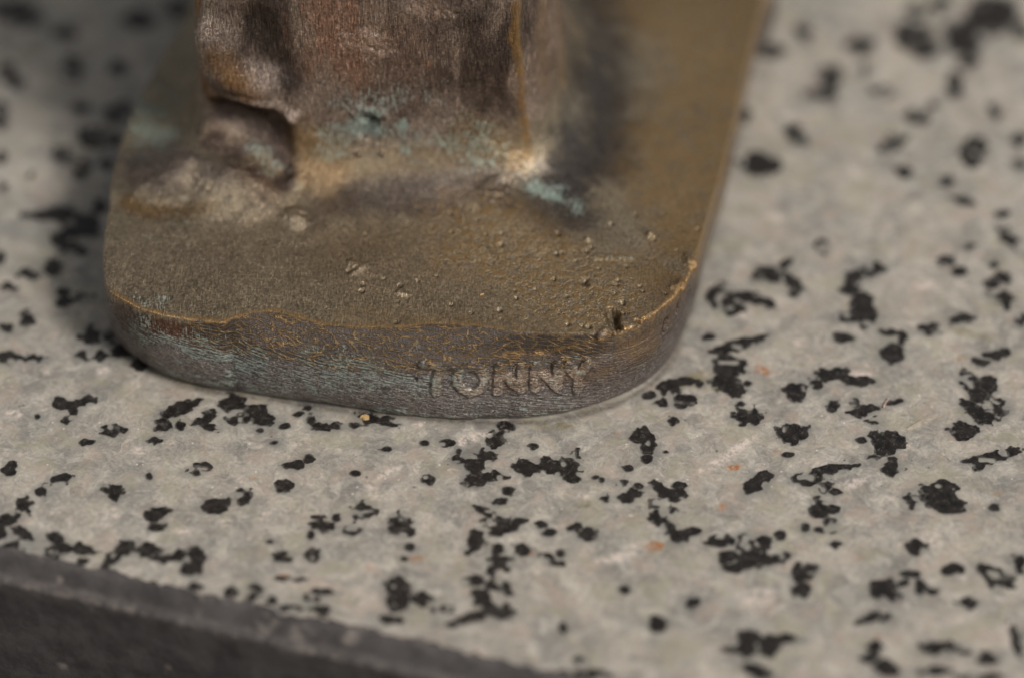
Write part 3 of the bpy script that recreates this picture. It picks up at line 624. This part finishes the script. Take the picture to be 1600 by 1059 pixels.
RR = blend(R_s, R_f, i_foot, 118); ZZ = blend(Z_s, Z_f, i_foot, 118)
GX = C0[0]+RR*np.cos(th)[None]; GY = C0[1]+RR*np.sin(th)[None]
# the shaft leans a little to the left as it rises
lean = np.clip(ZZ-H-4, 0, None)
GX = GX-0.055*lean*np.clip((np.cos(th)+0.2), 0, 1)[None]
G = np.stack([GX, GY, ZZ], -1)
def normals(G):
    du = np.roll(G, -1, 1)-np.roll(G, 1, 1); dv = np.gradient(G, axis=0)
    nn = np.cross(du, dv); return nn/(np.linalg.norm(nn, axis=2, keepdims=True)+1e-12)
NV = normals(G)
P = G.reshape(-1, 3).copy(); Nn = NV.reshape(-1, 3)
SEG = np.repeat(seg, NT_)
px, py, dep = proj(P); facing = ((CAM-P)*Nn).sum(1) > 0
cand = np.where(facing & (px > -50) & (px < 1650) & (py > -60) & (py < 1100))[0]
cpx, cpy, cdep = px[cand], py[cand], dep[cand]
def locate(pts):
    out = []
    for x_, y_ in np.atleast_2d(pts):
        d = (cpx-x_)**2+(cpy-y_)**2; k = np.where(d < 16)[0]
        if len(k) == 0: k = [np.argmin(d)]
        k = np.asarray(k); k0 = k[np.argmin(cdep[k])]; k = k[cdep[k] < cdep[k0]+1.5]
        out.append(P[cand[k[np.argmin(d[k])]]])
    return np.array(out)
PB = P.copy()      # undisplaced positions: all marks are measured on these
def dist_line(pts, rmax, located=False):
    L = pts if located else locate(pts)
    lo = L.min(0)-rmax; hi = L.max(0)+rmax
    k = np.where(((PB > lo) & (PB < hi)).all(1))[0]
    q = PB[k]; d = np.full(len(k), 1e9)
    if len(L) == 1: return k, np.linalg.norm(q-L[0], axis=1)
    for a, b in zip(L[:-1], L[1:]):
        ab = b-a; t = np.clip(((q-a)@ab)/(ab@ab+1e-12), 0, 1)
        d = np.minimum(d, np.linalg.norm(q-a-t[:, None]*ab, axis=1))
    return k, d
n_lo = fbm(PB, 5.0, 3, 101); n_md = fbm(PB, 1.6, 3, 131); n_hi = fbm(PB, 0.55, 2, 151)
n_st = fbm(PB*np.array([1, 1, .16]), 1.3, 3, 171)
def mask(pts, r, soft=0.5, jag=0.35, streak=0.0):
    """1 on the stroke, 0 beyond r mm, ragged"""
    k, d = dist_line(pts, r*1.6)
    m = np.zeros(len(PB)); dd = d*(1+0.0)+r*jag*(0.6*n_lo[k]+0.8*n_md[k])+r*streak*n_st[k]
    m[k] = sstep((1-dd/r)/soft); return m
disp = np.zeros(len(PB)); pitm = np.zeros(len(PB))
def bumpd(pts, r, h, p=1.0, jag=0.12):
    if r > 1.6 and jag <= 0.12: jag = 0.03
    k, d = dist_line(pts, r*1.5); dd = d+r*jag*(n_md[k]+n_hi[k]*0.6)
    g_ = sstep(1-dd/r)**p; disp[k] += h*g_
    if h < 0 and r < 1: pitm[k] = np.maximum(pitm[k], g_)
# broad unevenness of the casting
top = (SEG == 2).astype(float); wl_ = (SEG <= 0).astype(float); sh = (SEG == 3).astype(float)
disp += 0.22*fbm(PB, 11, 2, 201)+0.07*fbm(PB, 3.2, 2, 211)+0.022*fbm(PB, 1.1, 2, 221)
bumpd([(255, 275), (320, 262), (360, 285)], 8.0, 2.3)                 # smooth mound left of the shaft
bumpd([(345, 172), (395, 180), (430, 205), (444, 255)], 4.2, -1.0, .9, .0); bumpd([(300, 265), (350, 268), (405, 292)], 5.5, 0.7)    # creased recess under the shaft's left corner
bumpd([(330, 60), (345, 110), (400, 140)], 4.5, 1.5)                  # swollen fold above it
bumpd([(400, 40), (425, 100)], 4.0, -0.9)
bumpd([(325, 150), (380, 152), (430, 162), (455, 185)], 1.3, 0.7); bumpd([(459, 185), (462, 280)], 1.6, 0.7)
bumpd([(460, 335), (466, 345)], 1.7, 0.9, 1, .3); bumpd([(472, 338)], 0.7, -0.6)
bumpd([(548, 412), (566, 420), (556, 428)], 0.9, 0.35, 1, .4); bumpd([(545, 425)], .5, -.4, 1, .3)
bumpd([(622, 458), (640, 462)], .7, .35, 1, .5); bumpd([(625, 447)], 0.45, -0.7, 1, .2); bumpd([(653, 440)], 0.35, -0.5, 1, .2)
bumpd([(955, 484), (962, 492), (960, 502), (966, 514)], 0.62, -1.2, .7, .25); bumpd([(950, 492), (953, 505), (962, 520)], .5, .35, 1, .4)
bumpd([(974, 474)], .5, -.6, 1, .3); bumpd([(920, 511)], .45, -.5, 1, .3); bumpd([(975, 490)], .3, -.4); bumpd([(995, 502), (997, 508)], .4, -.6, 1, .4)
bumpd([(938, 525), (946, 518)], .6, .4, 1, .6); bumpd([(1014, 368)], .7, .6, 1, .4); bumpd([(1020, 374)], .5, -.5)
bumpd([(915, 438), (912, 444)], .6, -.4, 1, .6); bumpd([(1000, 449)], .35, -.4); bumpd([(964, 447)], .4, -.35); bumpd([(1090, 358)], .4, -.5); bumpd([(1072, 402), (1080, 410)], 1.0, .5, 1, .7)
bumpd([(918, 375)], 0.55, 0.5, 1, .2); bumpd([(930, 402), (985, 404)], .55, .18, 1, .9); bumpd([(1050, 450), (1062, 446)], .9, .4, 1, .8)
bumpd([(572, 186), (585, 190), (578, 200), (568, 212)], 0.85, -0.9, 1, .3); bumpd([(556, 180), (563, 170), (590, 172), (603, 190), (592, 212)], 1.0, .35, 1, .5)
bumpd([(596, 240)], .5, .5); bumpd([(560, 240)], .5, .4)
bumpd([(770, 240), (800, 255), (775, 285)], 2.4, 0.25, 1, .9)
bumpd([(590, 647), (660, 655), (740, 660)], .8, .2, 1, .6)
bumpd([(648, 593)], .35, -.4, 1, .3); bumpd([(1040, 500), (1035, 520)], .5, -.35, 1, .6); bumpd([(1058, 475), (1056, 490)], .4, -.4, 1, .5)
bumpd([(700, 340), (560, 360), (470, 400)], 5.0, -0.35)
rgp = np.random.default_rng(21)
for _ in range(45):
    xx, yy = rgp.uniform(560, 1080), rgp.uniform(330, 510)
    bumpd([(xx, yy)], rgp.uniform(.25, .5), rgp.choice([-.4, -.25, -.3]), 1, .3)
rough = np.maximum.reduce([mask([(545, 62), (580, 52), (590, 70)], 2.6, .8, .6), mask([(640, 12), (690, 22), (720, 10)], 2.8, .8, .6), 0.3*mask([(780, 250), (830, 290), (890, 320)], 4, .8, .6)])
disp += rough*(0.22*n_md+0.30*n_hi)
stip = np.maximum.reduce([mask([(720, 360), (800, 400), (850, 440), (930, 480)], 11, 0.9, .4), mask([(900, 300), (960, 380)], 7, .9, .4)])*(SEG >= 1)*(PB[:, 2] > 9.5)
disp += stip*(0.04*n_md+0.05*n_hi)
# scalloped wear where shoulder meets wall
bandm = mask([(350, 512), (380, 512), (430, 515), (480, 528), (560, 538), (640, 538), (720, 535), (790, 535), (860, 536), (912, 528)], 4.4, 0.35, .25)
bandm *= (SEG == 1) | ((SEG == 0) & (PB[:, 2] > HW-1.8))
# raised, worn letters
LET = {'T': [[(661, 570), (708, 570)], [(684, 572), (681, 612)]],
       'O': [[(735+21*math.cos(a), 592+20*math.sin(a)) for a in np.linspace(0, 2*math.pi, 17)]],
       'N': [[(777, 610), (779, 574), (813, 608), (814, 574)]],
       'n': [[(834, 606), (835, 573), (871, 604), (872, 571)]],
       'Y': [[(886, 570), (902, 588), (917, 566)], [(902, 588), (901, 608)]]}
letid = np.zeros(len(PB), int); relief = np.zeros(len(PB)); dirt = np.zeros(len(PB))
for li, strokes in enumerate(LET.values(), 1):
    for s_ in strokes:
        k, d = dist_line(s_, 2.0); dd = d+0.16*n_md[k]+0.16*n_hi[k]
        h = sstep((0.78-dd)/0.42); dirt[k] = np.maximum(dirt[k], sstep((1.2-dd)/.5)*sstep((dd-.3)/.3)); better = h > relief[k]
        relief[k] = np.maximum(relief[k], h); letid[k] = np.where(h > 0.25, li, letid[k])
disp += relief*(0.29+0.12*n_lo+0.12*n_md)
disp *= (PB[:, 2] > 0.05)
P = PB+disp[:, None]*Nn
P[:, 2] = np.maximum(P[:, 2], 0.0)
NF = normals(P.reshape(NR, NT_, 3)).reshape(-1, 3)

# ---- patina: colour of the metal skin, some shade painted in
col = np.tile(lin(143, 130, 109), (len(PB), 1)); ochre = np.zeros(len(PB)); verd = np.zeros(len(PB))
def paint(pts, r, c, a=1.0, soft=0.8, jag=0.45, streak=0.0):
    global col
    m = (a*mask(pts, r, soft, jag, streak))[:, None]; col = col*(1-m)+lin(*c)*m
is_sh = sh > 0
shw = sstep((PB[:, 2]-H-3.5+2.2*n_lo)/7.0)[:, None]*(SEG >= 2)[:, None]
col = col*(1-shw)+lin(158, 141, 129)*shw
wlw = sstep((H-0.3-PB[:, 2])/1.6)[:, None]*(SEG <= 1)[:, None]; col = col*(1-wlw)+lin(110, 103, 99)*wlw
vv = 0.5+0.5*fbm(PB*np.array([1, 1, .25]), 4.0, 3, 301)
m = (shw[:, 0]*sstep((vv-0.45)*4)*0.6)[:, None]; col = col*(1-m)+lin(104, 88, 80)*m
paint([(425, 10), (415, 70), (445, 125)], 4.6, (70, 61, 58), .85, .9, .2, .8); paint([(735, 40), (755, 100), (792, 60)], 6.0, (72, 62, 59), .85, .9, .2, .8); paint([(690, 120), (780, 150)], 4.6, (74, 62, 57), .7, .9, .2, .8)
paint([(520, 20), (530, 110)], 5.5, (158, 124, 106), .85, .9, .2, .8); paint([(620, 60), (640, 120)], 4.5, (136, 112, 100), .5, .9, .2, .8)
paint([(575, 55), (590, 70), (545, 65)], 2.0, (178, 154, 138), .8, .9, .9); paint([(650, 10), (690, 22)], 2.0, (174, 152, 138), .8, .9, .9); paint([(668, 100)], 0.9, (160, 120, 95), .6)
paint([(345, 80), (365, 110), (390, 135)], 3.2, (142, 108, 72), .9); paint([(310, 0), (308, 60), (316, 120), (325, 150)], 2.2, (132, 92, 48), .9)
paint([(330, 152), (390, 160), (452, 182)], 1.1, (128, 96, 62), .8)
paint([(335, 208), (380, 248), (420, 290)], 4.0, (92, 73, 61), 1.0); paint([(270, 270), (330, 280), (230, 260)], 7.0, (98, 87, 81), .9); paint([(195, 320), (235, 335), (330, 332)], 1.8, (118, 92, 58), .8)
paint([(465, 215), (500, 250), (520, 290)], 4.5, (150, 124, 92), .8); paint([(640, 270), (740, 260)], 4.5, (104, 92, 80), .6); paint([(560, 310), (690, 300), (760, 290)], 4.5, (92, 82, 76), .8)
paint([(730, 215), (780, 232), (800, 250)], 3.8, (138, 115, 84), .7); paint([(790, 290), (860, 330), (880, 280)], 5, (80, 74, 68), .8)
paint([(890, 60), (900, 130), (880, 220)], 4.2, (112, 106, 94), .8); paint([(945, 0), (940, 60), (935, 130), (940, 200), (945, 260)], 6.5, (70, 65, 62), .9, 1.0, .6); paint([(900, 230), (880, 290), (900, 340)], 4.5, (76, 71, 68), .8)  # dark band right of the shaft: dark patina plus painted shade
paint([(345, 172), (392, 184), (426, 205), (432, 238)], 3.4, (76, 64, 59), .95, .6, .25); paint([(428, 215), (440, 262), (446, 290)], 1.7, (76, 64, 58), .9, .7, .25); paint([(410, 242), (428, 268)], 1.5, (138, 120, 96), .8)  # recess facet: dark patina, with the hollow's shade painted in too
paint([(240, 400), (400, 380), (560, 400)], 9, (138, 124, 106), .5); paint([(620, 300), (500, 330)], 4, (92, 82, 74), .6)
paint([(200, 500), (230, 520)], 3.2, (84, 68, 60), .8, .6); paint([(250, 510), (300, 520), (370, 535)], 2.2, (104, 72, 56), .9, .5, .6); paint([(960, 570), (1030, 520), (1060, 480)], 6, (92, 80, 74), .7)
paint([(780, 592), (800, 592), (845, 590), (870, 590), (900, 585)], 2.0, (106, 86, 72), .8, .9)
for pts, r_, a_ in (([(1040, 0), (1130, 100), (1100, 200), (1060, 300)], 11, .95), ([(1150, 0), (1140, 120), (1110, 260), (1070, 380)], 7, 1), ([(760, 370), (850, 420), (940, 470)], 10, .95), ([(980, 420), (1030, 440)], 5, .9),
                    ([(812, 0), (806, 60), (815, 120), (820, 180), (826, 240)], 1.0, 1.0), ([(872, 0), (876, 60), (880, 120)], 1.8, .8), ([(845, 20), (850, 120)], 3.0, .45), ([(760, 235), (800, 250)], 2.6, .35), ([(470, 225), (520, 240), (560, 250), (700, 240)], 3.2, .4),
                    ([(540, 490), (620, 500), (760, 500), (860, 514)], 2.2, .5), ([(370, 500), (430, 492), (510, 512), (640, 516), (740, 514), (860, 528)], 1.1, .6), ([(560, 380), (600, 440), (700, 470)], 8, .2), ([(310, 20), (310, 90)], 1.8, .7),
                    ([(163, 446), (185, 462), (217, 481), (255, 491), (297, 498), (350, 504), (364, 496), (392, 488), (427, 484), (462, 493), (504, 505), (560, 509)], 0.55, 1.0),
                    ([(560, 509), (630, 509), (670, 503), (740, 507), (810, 518), (862, 521), (915, 521), (943, 523), (985, 510), (1020, 489), (1051, 464), (1074, 434)], 0.6, 1.0),
                    ([(640, 556), (720, 560), (789, 551), (850, 548), (915, 534), (943, 527)], .6, .7), ([(850, 568), (830, 566)], .7, .7), ([(705, 570)], .5, .9), ([(364, 500), (378, 520), (372, 538)], .5, .9), ([(975, 520), (1020, 494)], .8, .7)):
    ochre = np.maximum(ochre, a_*mask(pts, r_, .7, .35))
for pts, r_, a_ in (([(225, 165), (250, 195), (235, 225)], 5.0, 1.2), ([(540, 150), (600, 160), (660, 150)], 3.2, .9), ([(520, 215), (620, 215), (700, 225), (770, 240)], 3.4, 1.0), ([(300, 190), (320, 195)], 3.0, .6), ([(575, 175), (560, 195), (590, 205)], 2.4, 1.5), ([(620, 150), (640, 170)], 3.0, .5), ([(630, 190), (632, 235)], 1.4, 1.5), ([(705, 180), (700, 230)], 3.0, .35),
                    ([(412, 235), (425, 262)], 1.8, .9), ([(835, 295), (870, 308), (900, 325)], 2.0, 1.4), ([(820, 275)], 2.5, .6), ([(560, 240), (596, 240)], .6, .9), ([(918, 375)], .6, 1.3), ([(930, 402), (985, 404)], .9, .7), ([(710, 260), (640, 260)], 3, .35),
                    ([(280, 330), (290, 370)], 3.0, .4), ([(240, 370)], 3.0, .4), ([(240, 520), (330, 555), (400, 570)], 4.0, 1.0), ([(280, 585), (400, 600), (480, 605)], 4.0, .8), ([(450, 585), (560, 585), (640, 600)], 4.0, .85),
                    ([(360, 612), (450, 622), (560, 638), (640, 648), (700, 650)], 1.8, .9), ([(662, 568), (668, 573), (690, 570)], .8, 1.1), ([(682, 590), (680, 612)], 1.4, .8), ([(718, 580), (714, 600), (722, 612)], 1.2, .8), ([(756, 580), (758, 595)], .8, .8), ([(700, 635), (800, 645), (900, 635)], 2.5, .5),
                    ([(778, 572)], .5, 1.0), ([(796, 592)], .6, .8), ([(918, 572)], .5, 1.3), ([(900, 556), (908, 580)], .9, .7), ([(880, 640), (960, 610), (1020, 570)], 3.0, .4), ([(835, 590)], .8, .6), ([(899, 648)], .5, 1.1), ([(845, 562)], 1.2, .6)):
    verd = np.maximum(verd, 0.85*a_*mask(pts, r_*1.2, .9, .9 if r_ > 1 else .4))
lm = (0.8*relief*(0.6+0.6*n_md).clip(0, 1))[:, None]; col = col*(1-lm)+lin(150, 136, 120)*lm
lm = (0.15*dirt*(1-relief))[:, None]; col = col*(1-lm)+lin(50, 44, 40)*lm
verd = np.maximum(verd, 0.8*relief*sstep(n_lo*2+0.1))
worn = np.zeros(len(PB))
for pts, r_, a_ in (([(163, 446), (185, 462), (217, 481), (255, 491), (297, 498), (350, 504), (364, 496), (392, 488), (427, 484), (462, 493), (504, 505), (560, 509)], .42, .9),
                    ([(560, 509), (630, 509), (670, 503), (740, 507)], .4, .6), ([(789, 552), (850, 549), (915, 534), (943, 526), (985, 511), (1020, 490), (1051, 465), (1074, 435), (1086, 405)], .5, 1.0),
                    ([(806, 0), (804, 60), (814, 120), (819, 180), (822, 215)], .8, .9), ([(874, 0), (878, 60)], .8, .5), ([(350, 100), (385, 130), (420, 160)], 1.6, .45), ([(310, 10), (310, 110)], .9, .5), ([(468, 338)], .8, .6), ([(555, 418)], .8, .5)):
    worn = np.maximum(worn, a_*mask(pts, r_, .8, .4))
lm = (0.75*pitm)[:, None]; col = col*(1-lm)+lin(62, 54, 46)*lm; ochre = ochre*(1-pitm)     # dirt lodged in the pits
# noise in the patina itself
col *= (1+0.16*n_lo+0.12*n_md)[:, None]
brush = 0.62+0.33*shw[:, 0]
brush -= 0.55*mask([(900, 60), (950, 200), (1000, 300), (1080, 100), (900, 300)], 14, .8, .2)*(SEG >= 2); brush -= 0.5*stip; brush -= 0.5*rough
brush -= .45*mask([(270, 265), (340, 270)], 6, .8, .3); brush = np.clip(brush, .12, 1)
wallm = sstep((HW+0.8-PB[:, 2])/1.2)
# arc coordinate along the rim and height coordinate for the worn band
arc = np.cumsum(np.r_[0, np.hypot(np.diff(R1*np.cos(th)), np.diff(R1*np.sin(th)))])
bu = np.tile(arc, NR); sl = np.sqrt(np.gradient(RR, axis=0)**2+np.gradient(ZZ, axis=0)**2); bv = np.cumsum(sl, 0).ravel()
attrs = {'ochre': np.clip(ochre, 0, 1), 'verd': verd, 'brush': brush, 'wall': wallm, 'band': np.clip(bandm, 0, 1), 'stip': np.clip(stip, 0, 1), 'bu': bu, 'bv': bv, 'worn': worn}
gid = np.arange(NR*NT_).reshape(NR, NT_)
a = gid[:-1]; b = gid[1:]
Q = np.stack([a, np.roll(a, -1, 1), np.roll(b, -1, 1), b], -1).reshape(-1, 4)
qrow = np.repeat(np.arange(NR-1), NT_)
split = i_foot
qlet = np.min(letid[Q], axis=1)
statue = empty("bronze_sculpture")
statue["label"] = "weathered brown bronze sculpture foot with raised letters, standing on granite"
statue["category"] = "sculpture"
def piece(name, sel, parent):
    q = Q[sel]; u, inv = np.unique(q, return_inverse=True)
    return make_mesh(name, P[u], inv.reshape(q.shape), M_BRONZE, parent, {k: v[u] for k, v in attrs.items()}, {'patina_and_shade': np.clip(col[u], 0, 1)}, NF[u])
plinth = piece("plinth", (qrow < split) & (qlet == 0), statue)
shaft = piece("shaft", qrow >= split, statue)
for li, ch in enumerate("TONNY", 1):
    o = piece("letter", qlet == li, plinth); o["label"] = "raised worn letter %s on the front of the plinth" % ch
# close the shaft's upper end, far above the picture
ringi = gid[-1]; capV = np.vstack([P[ringi], P[ringi].mean(0)[None]+[0, 0, 3]])
capF = np.stack([np.arange(NT_), (np.arange(NT_)+1) % NT_, np.full(NT_, NT_)], -1)
ones = np.ones(NT_+1)
make_mesh("shaft_top", capV, capF, M_BRONZE, statue, {'brush': ones*.5}, {'patina_and_shade': np.tile(lin(92, 70, 58), (NT_+1, 1))})

# ------------------------------------------------------------------ small litter
def tube(name, pts, rad, mat, label, cat, taper=0.5):
    pts = np.asarray(pts, float); n = len(pts); V = []; F = []
    for i in range(n):
        t = pts[min(i+1, n-1)]-pts[max(i-1, 0)]; t /= np.linalg.norm(t)
        s = np.cross(t, [0, 0, 1.0]); s /= np.linalg.norm(s)+1e-9; u = np.cross(s, t)
        rr_ = rad*(1-(1-taper)*i/(n-1))
        for k in range(6):
            an = k*math.pi/3; V.append(pts[i]+rr_*(math.cos(an)*s+math.sin(an)*u))
    for i in range(n-1):
        for k in range(6): F.append((i*6+k, i*6+(k+1) % 6, (i+1)*6+(k+1) % 6, (i+1)*6+k))
    o = make_mesh(name, V, F, mat, smooth=True); o["label"] = label; o["category"] = cat; return o
M_STRAW = plain_material("straw", (150, 128, 96), (196, 176, 140)); M_PINK = plain_material("pale_fibre", (196, 160, 144), (220, 190, 172))
M_FLAKE = plain_material("tan_flake", (190, 150, 96), (226, 194, 140), .5)
p = unproj([(1380, 636), (1384, 628), (1389, 621)], .15); tube("dry_fibre", p, .1, M_PINK, "tiny pinkish dry fibre lying on a black fleck of granite", "fibre")
p = unproj([(113, 268), (124, 258), (138, 250), (155, 236), (168, 226), (184, 224)], .4); p[:, 2] += np.array([0, .6, 1.2, 1.2, .7, .2]); tube("grass_stem", p, .07, M_STRAW, "thin dry grass stem on granite left of the sculpture", "grass stem")
p = unproj([(1418, 668), (1440, 655), (1470, 648)], .1); tube("dry_fibre", p, .05, M_STRAW, "hair-thin straw fibre on the granite at the right", "fibre")
def flake(c, rx, ry, rot, seed, label, h=.25):
    g = np.random.default_rng(seed); m = 14; t = np.linspace(0, 2*np.pi, m, endpoint=False); rr_ = 1+g.uniform(-.3, .25, m)
    x = rx*rr_*np.cos(t); y = ry*rr_*np.sin(t); ring_ = np.stack([c[0]+x*math.cos(rot)-y*math.sin(rot), c[1]+x*math.sin(rot)+y*math.cos(rot)], -1)
    V = np.vstack([np.c_[ring_, np.full(m, c[2])], np.c_[ring_*.8+np.asarray(c)[:2]*.2, np.full(m, c[2]+h)+g.uniform(-.06, .06, m)], [[c[0], c[1], c[2]+h*1.1]]])
    F = [(i, (i+1) % m, m+(i+1) % m) for i in range(m)]+[(i, m+(i+1) % m, m+i) for i in range(m)]+[(m+i, m+(i+1) % m, 2*m) for i in range(m)]
    o = make_mesh("flake", V, F, M_FLAKE, smooth=False); o["label"] = label; o["category"] = "flake"
flake(unproj((570, 652), .04)[0], .62, .38, -.2, 3, "small tan flake on black mica at the sculpture's front edge")
q = locate([(753, 460)])[0]; k = np.argmin(np.linalg.norm(PB-q, axis=1)); flake(P[k]-[0, 0, .03], .26, .12, .3, 5, "tiny cream chip lying on the bronze plinth top", .1)

scene.render.engine = 'CYCLES'
scene.cycles.max_bounces = 5; scene.cycles.diffuse_bounces = 3; scene.cycles.glossy_bounces = 2
scene.cycles.caustics_reflective = False; scene.cycles.caustics_refractive = False
